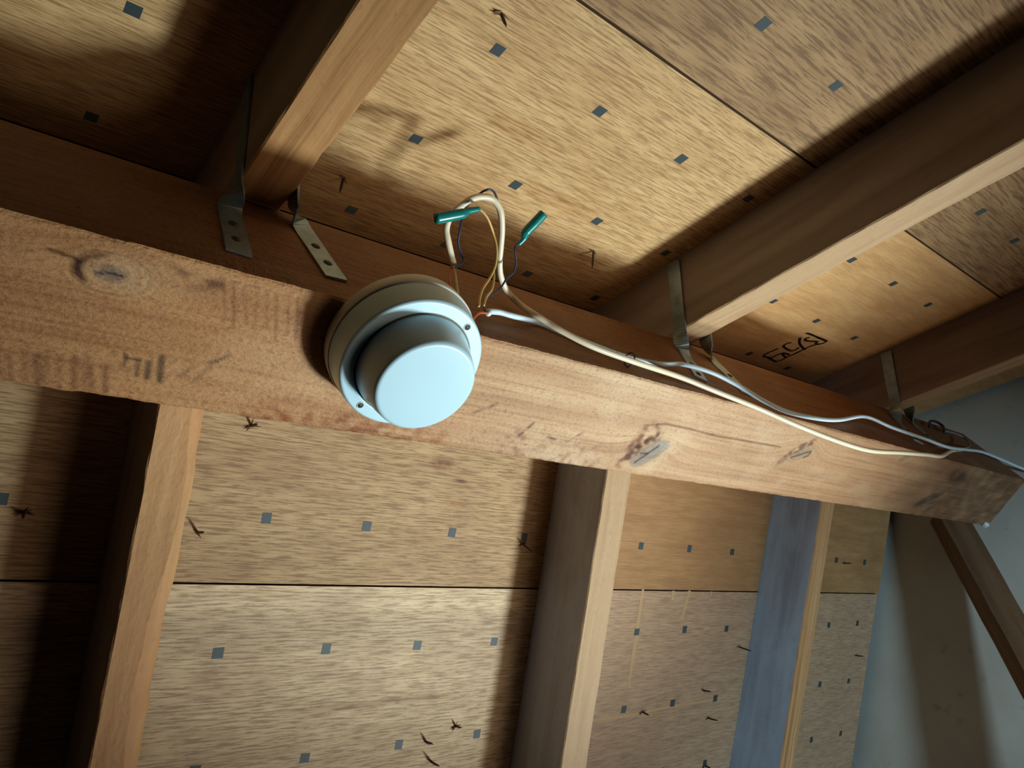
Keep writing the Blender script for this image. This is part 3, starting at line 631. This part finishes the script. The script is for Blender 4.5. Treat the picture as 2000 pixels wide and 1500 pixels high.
# ------------------------------------------------------------------ cables and wires
def cable(name, pts, r, m, label, cat, radii=None, group=None, seg=12):
    p0 = Vector(pts[0]); me = tube_mesh(name, pts, r, seg, 8, radii); me.transform(Matrix.Translation(-p0))
    o = link(name, me, m); o.location = p0; return tag(o, label, cat, group)
CREAM = [(0.3093, 0.169, 0.485), (0.3055, 0.1636, 0.4885), (0.298, 0.1531, 0.4921), (0.2944, 0.1468, 0.4953), (0.2931, 0.139, 0.4971), (0.2949, 0.132, 0.4988), (0.2993, 0.1261, 0.5006), (0.3057, 0.1186, 0.5024), (0.3141, 0.1142, 0.5041), (0.3233, 0.1125, 0.5041), (0.3308, 0.1154, 0.5024), (0.3363, 0.121, 0.5006), (0.3431, 0.1322, 0.4995), (0.3489, 0.1444, 0.4988), (0.3547, 0.1569, 0.4981), (0.3613, 0.1674, 0.4971), (0.3715, 0.177, 0.4961), (0.3823, 0.1826, 0.495), (0.3895, 0.1842, 0.4855), (0.3916, 0.1815, 0.4681), (0.4012, 0.1815, 0.4588), (0.4125, 0.1815, 0.4486), (0.4397, 0.1815, 0.4348), (0.4864, 0.1815, 0.428), (0.5627, 0.187, 0.4356), (0.6091, 0.187, 0.4253), (0.6657, 0.187, 0.4127), (0.7216, 0.187, 0.3955), (0.788, 0.187, 0.3823), (0.8538, 0.187, 0.3795), (0.9574, 0.187, 0.3946), (1.0565, 0.187, 0.4083), (1.1163, 0.187, 0.4156), (1.2181, 0.1888, 0.4475), (1.299, 0.1888, 0.4661)]
cable('cable', CREAM, 0.0027, M['cable_c'], 'thick cream cable looping above the detector and sagging along the beam', 'cable')
GREY = [(0.3225, 0.1780, 0.4330), (0.3306, 0.181, 0.4440), (0.3486, 0.184, 0.4561), (0.3651, 0.184, 0.457), (0.4023, 0.1888, 0.4712), (0.4222, 0.1888, 0.467), (0.4539, 0.1888, 0.4581), (0.5025, 0.1888, 0.4513), (0.539, 0.184, 0.4461), (0.5879, 0.184, 0.4617), (0.6349, 0.184, 0.4622), (0.6666, 0.184, 0.4495), (0.69, 0.184, 0.4284), (0.7245, 0.184, 0.4164), (0.7942, 0.184, 0.4211), (0.8596, 0.184, 0.4345), (0.9756, 0.184, 0.4683), (1.034, 0.184, 0.4593), (1.1037, 0.1815, 0.4471), (1.168, 0.18, 0.4372), (1.2543, 0.18, 0.4474), (1.3486, 0.1815, 0.4614), (1.4241, 0.184, 0.4634), (1.5000, 0.184, 0.4499), (1.5740, 0.184, 0.440)]
cable('cable', GREY, 0.0024, M['cable_w'], 'pale blue-white cable running wavily along the beam to the gable wall', 'cable')
W = dict(
    yellow=[(0.3070, 0.1222, 0.4895), (0.3099, 0.1207, 0.49), (0.3158, 0.1228, 0.4893), (0.3217, 0.1268, 0.4887), (0.3301, 0.1346, 0.488), (0.3351, 0.143, 0.482), (0.3371, 0.1534, 0.476), (0.3342, 0.1624, 0.47), (0.3238, 0.1683, 0.4567), (0.3156, 0.1714, 0.4433), (0.3092, 0.1734, 0.43)],
    yellow2=[(0.3482, 0.1640, 0.4890), (0.3440, 0.1665, 0.4780), (0.3377, 0.171, 0.465), (0.3258, 0.1723, 0.45), (0.3165, 0.1735, 0.435)],
    blue=[(0.3076, 0.1682, 0.48), (0.3132, 0.1652, 0.4838), (0.3155, 0.1618, 0.4877), (0.3129, 0.1588, 0.4911), (0.3082, 0.1524, 0.4938), (0.3059, 0.1434, 0.4965), (0.3061, 0.1364, 0.501), (0.3074, 0.1273, 0.506), (0.3124, 0.1202, 0.5102), (0.3165, 0.1126, 0.5109), (0.3216, 0.1084, 0.5117), (0.3263, 0.1082, 0.5111), (0.3306, 0.1114, 0.5095), (0.335, 0.1165, 0.508)],
    purple=[(0.3597, 0.1368, 0.4930), (0.3571, 0.1380, 0.492), (0.3569, 0.1417, 0.4894), (0.3613, 0.1486, 0.4868), (0.3626, 0.1567, 0.4841), (0.3578, 0.1636, 0.4815), (0.3522, 0.1728, 0.4760), (0.3383, 0.1782, 0.466), (0.3255, 0.1778, 0.448), (0.3190, 0.1772, 0.4330)],
    red=[(0.3215, 0.1778, 0.4325), (0.3111, 0.1772, 0.4273), (0.3055, 0.1789, 0.4225), (0.3010, 0.1805, 0.4170)],
    y3=[(0.3085, 0.1690, 0.486), (0.3040, 0.1704, 0.4693), (0.2986, 0.1710, 0.4547), (0.2931, 0.1740, 0.435), (0.2915, 0.1775, 0.4180)],
    brown=[(0.3085, 0.1705, 0.486), (0.3007, 0.1719, 0.472), (0.2946, 0.1735, 0.455), (0.2905, 0.1770, 0.4205)])
cable('wire', W['yellow'], 0.0011, M['yellow'], 'thin yellow wire hanging from the horizontal teal sleeve', 'wire', seg=8)
cable('wire', W['yellow2'], 0.0010, M['yellow'], 'short yellow wire end beside the thick cream cable', 'wire', seg=8)
cable('wire', W['blue'], 0.0009, M['blue'], 'dark blue wire arching over the top of the cream cable loop', 'wire', seg=8)
cable('wire', W['purple'], 0.0009, M['blue'], 'dark blue wire dropping from the upright teal sleeve', 'wire', seg=8)
cable('wire', W['red'], 0.0010, M['red'], 'short red wire entering the right side of the detector', 'wire', seg=8)
cable('wire', W['y3'], 0.0012, M['yellow'], 'dull yellow wire from the cable end into the detector top', 'wire', seg=8)
cable('wire', W['brown'], 0.0008, M['red'], 'thin dark red wire left of the dull yellow one at the detector top', 'wire', seg=8)
cable('wire_sleeve', [(0.2768, 0.1385, 0.487), (0.2875, 0.1327, 0.4878), (0.2966, 0.1278, 0.4885), (0.3001, 0.1248, 0.4892), (0.3087, 0.1204, 0.49)], 0.004, M['teal'], 'teal wire sleeve lying nearly level across the cream cable loop', 'wire sleeve', (0.0043, 0.0044, 0.0040, 0.0026, 0.0022), 'teal wire sleeves', 14)
cable('wire_sleeve', [(0.37, 0.1059, 0.497), (0.3659, 0.116, 0.496), (0.3621, 0.1249, 0.495), (0.3624, 0.1306, 0.494), (0.3597, 0.1368, 0.493)], 0.004, M['teal'], 'teal wire sleeve standing slanted to the right of the cable loop', 'wire sleeve', (0.0040, 0.0042, 0.0040, 0.0024, 0.0018), 'teal wire sleeves', 14)
def ring_pts(c, r, n1, n2, k=10): return [Vector(c) + Vector(n1) * r * math.cos(2 * math.pi * i / k) + Vector(n2) * r * math.sin(2 * math.pi * i / k) for i in range(k + 1)]
cable('cable_tie', ring_pts((0.4900, 0.1850, 0.4380), 0.0066, (0, 1, 0), (0.15, 0, 1)), 0.0007, M['tie'], 'dark wire tie binding the two cables halfway along', 'cable tie', seg=6)
cable('cable_tie', [(1.3041, 0.183, 0.5071), (1.345, 0.182, 0.5080), (1.3600, 0.181, 0.4963), (1.3050, 0.1795, 0.4642), (1.2500, 0.181, 0.4500), (1.2420, 0.187, 0.4520)], 0.0016, M['tie_pale'], 'pale tie holding the cables at the gable end of the beam', 'cable tie', seg=6)
cable('wire_loop', [(1.2654, 0.187, 0.5150), (1.315, 0.186, 0.5400), (1.345, 0.185, 0.5430), (1.345, 0.185, 0.5300), (1.3136, 0.187, 0.5110)], 0.0022, M['tie'], 'small dark wire loop on the beam top by the gable wall', 'wire', seg=6)
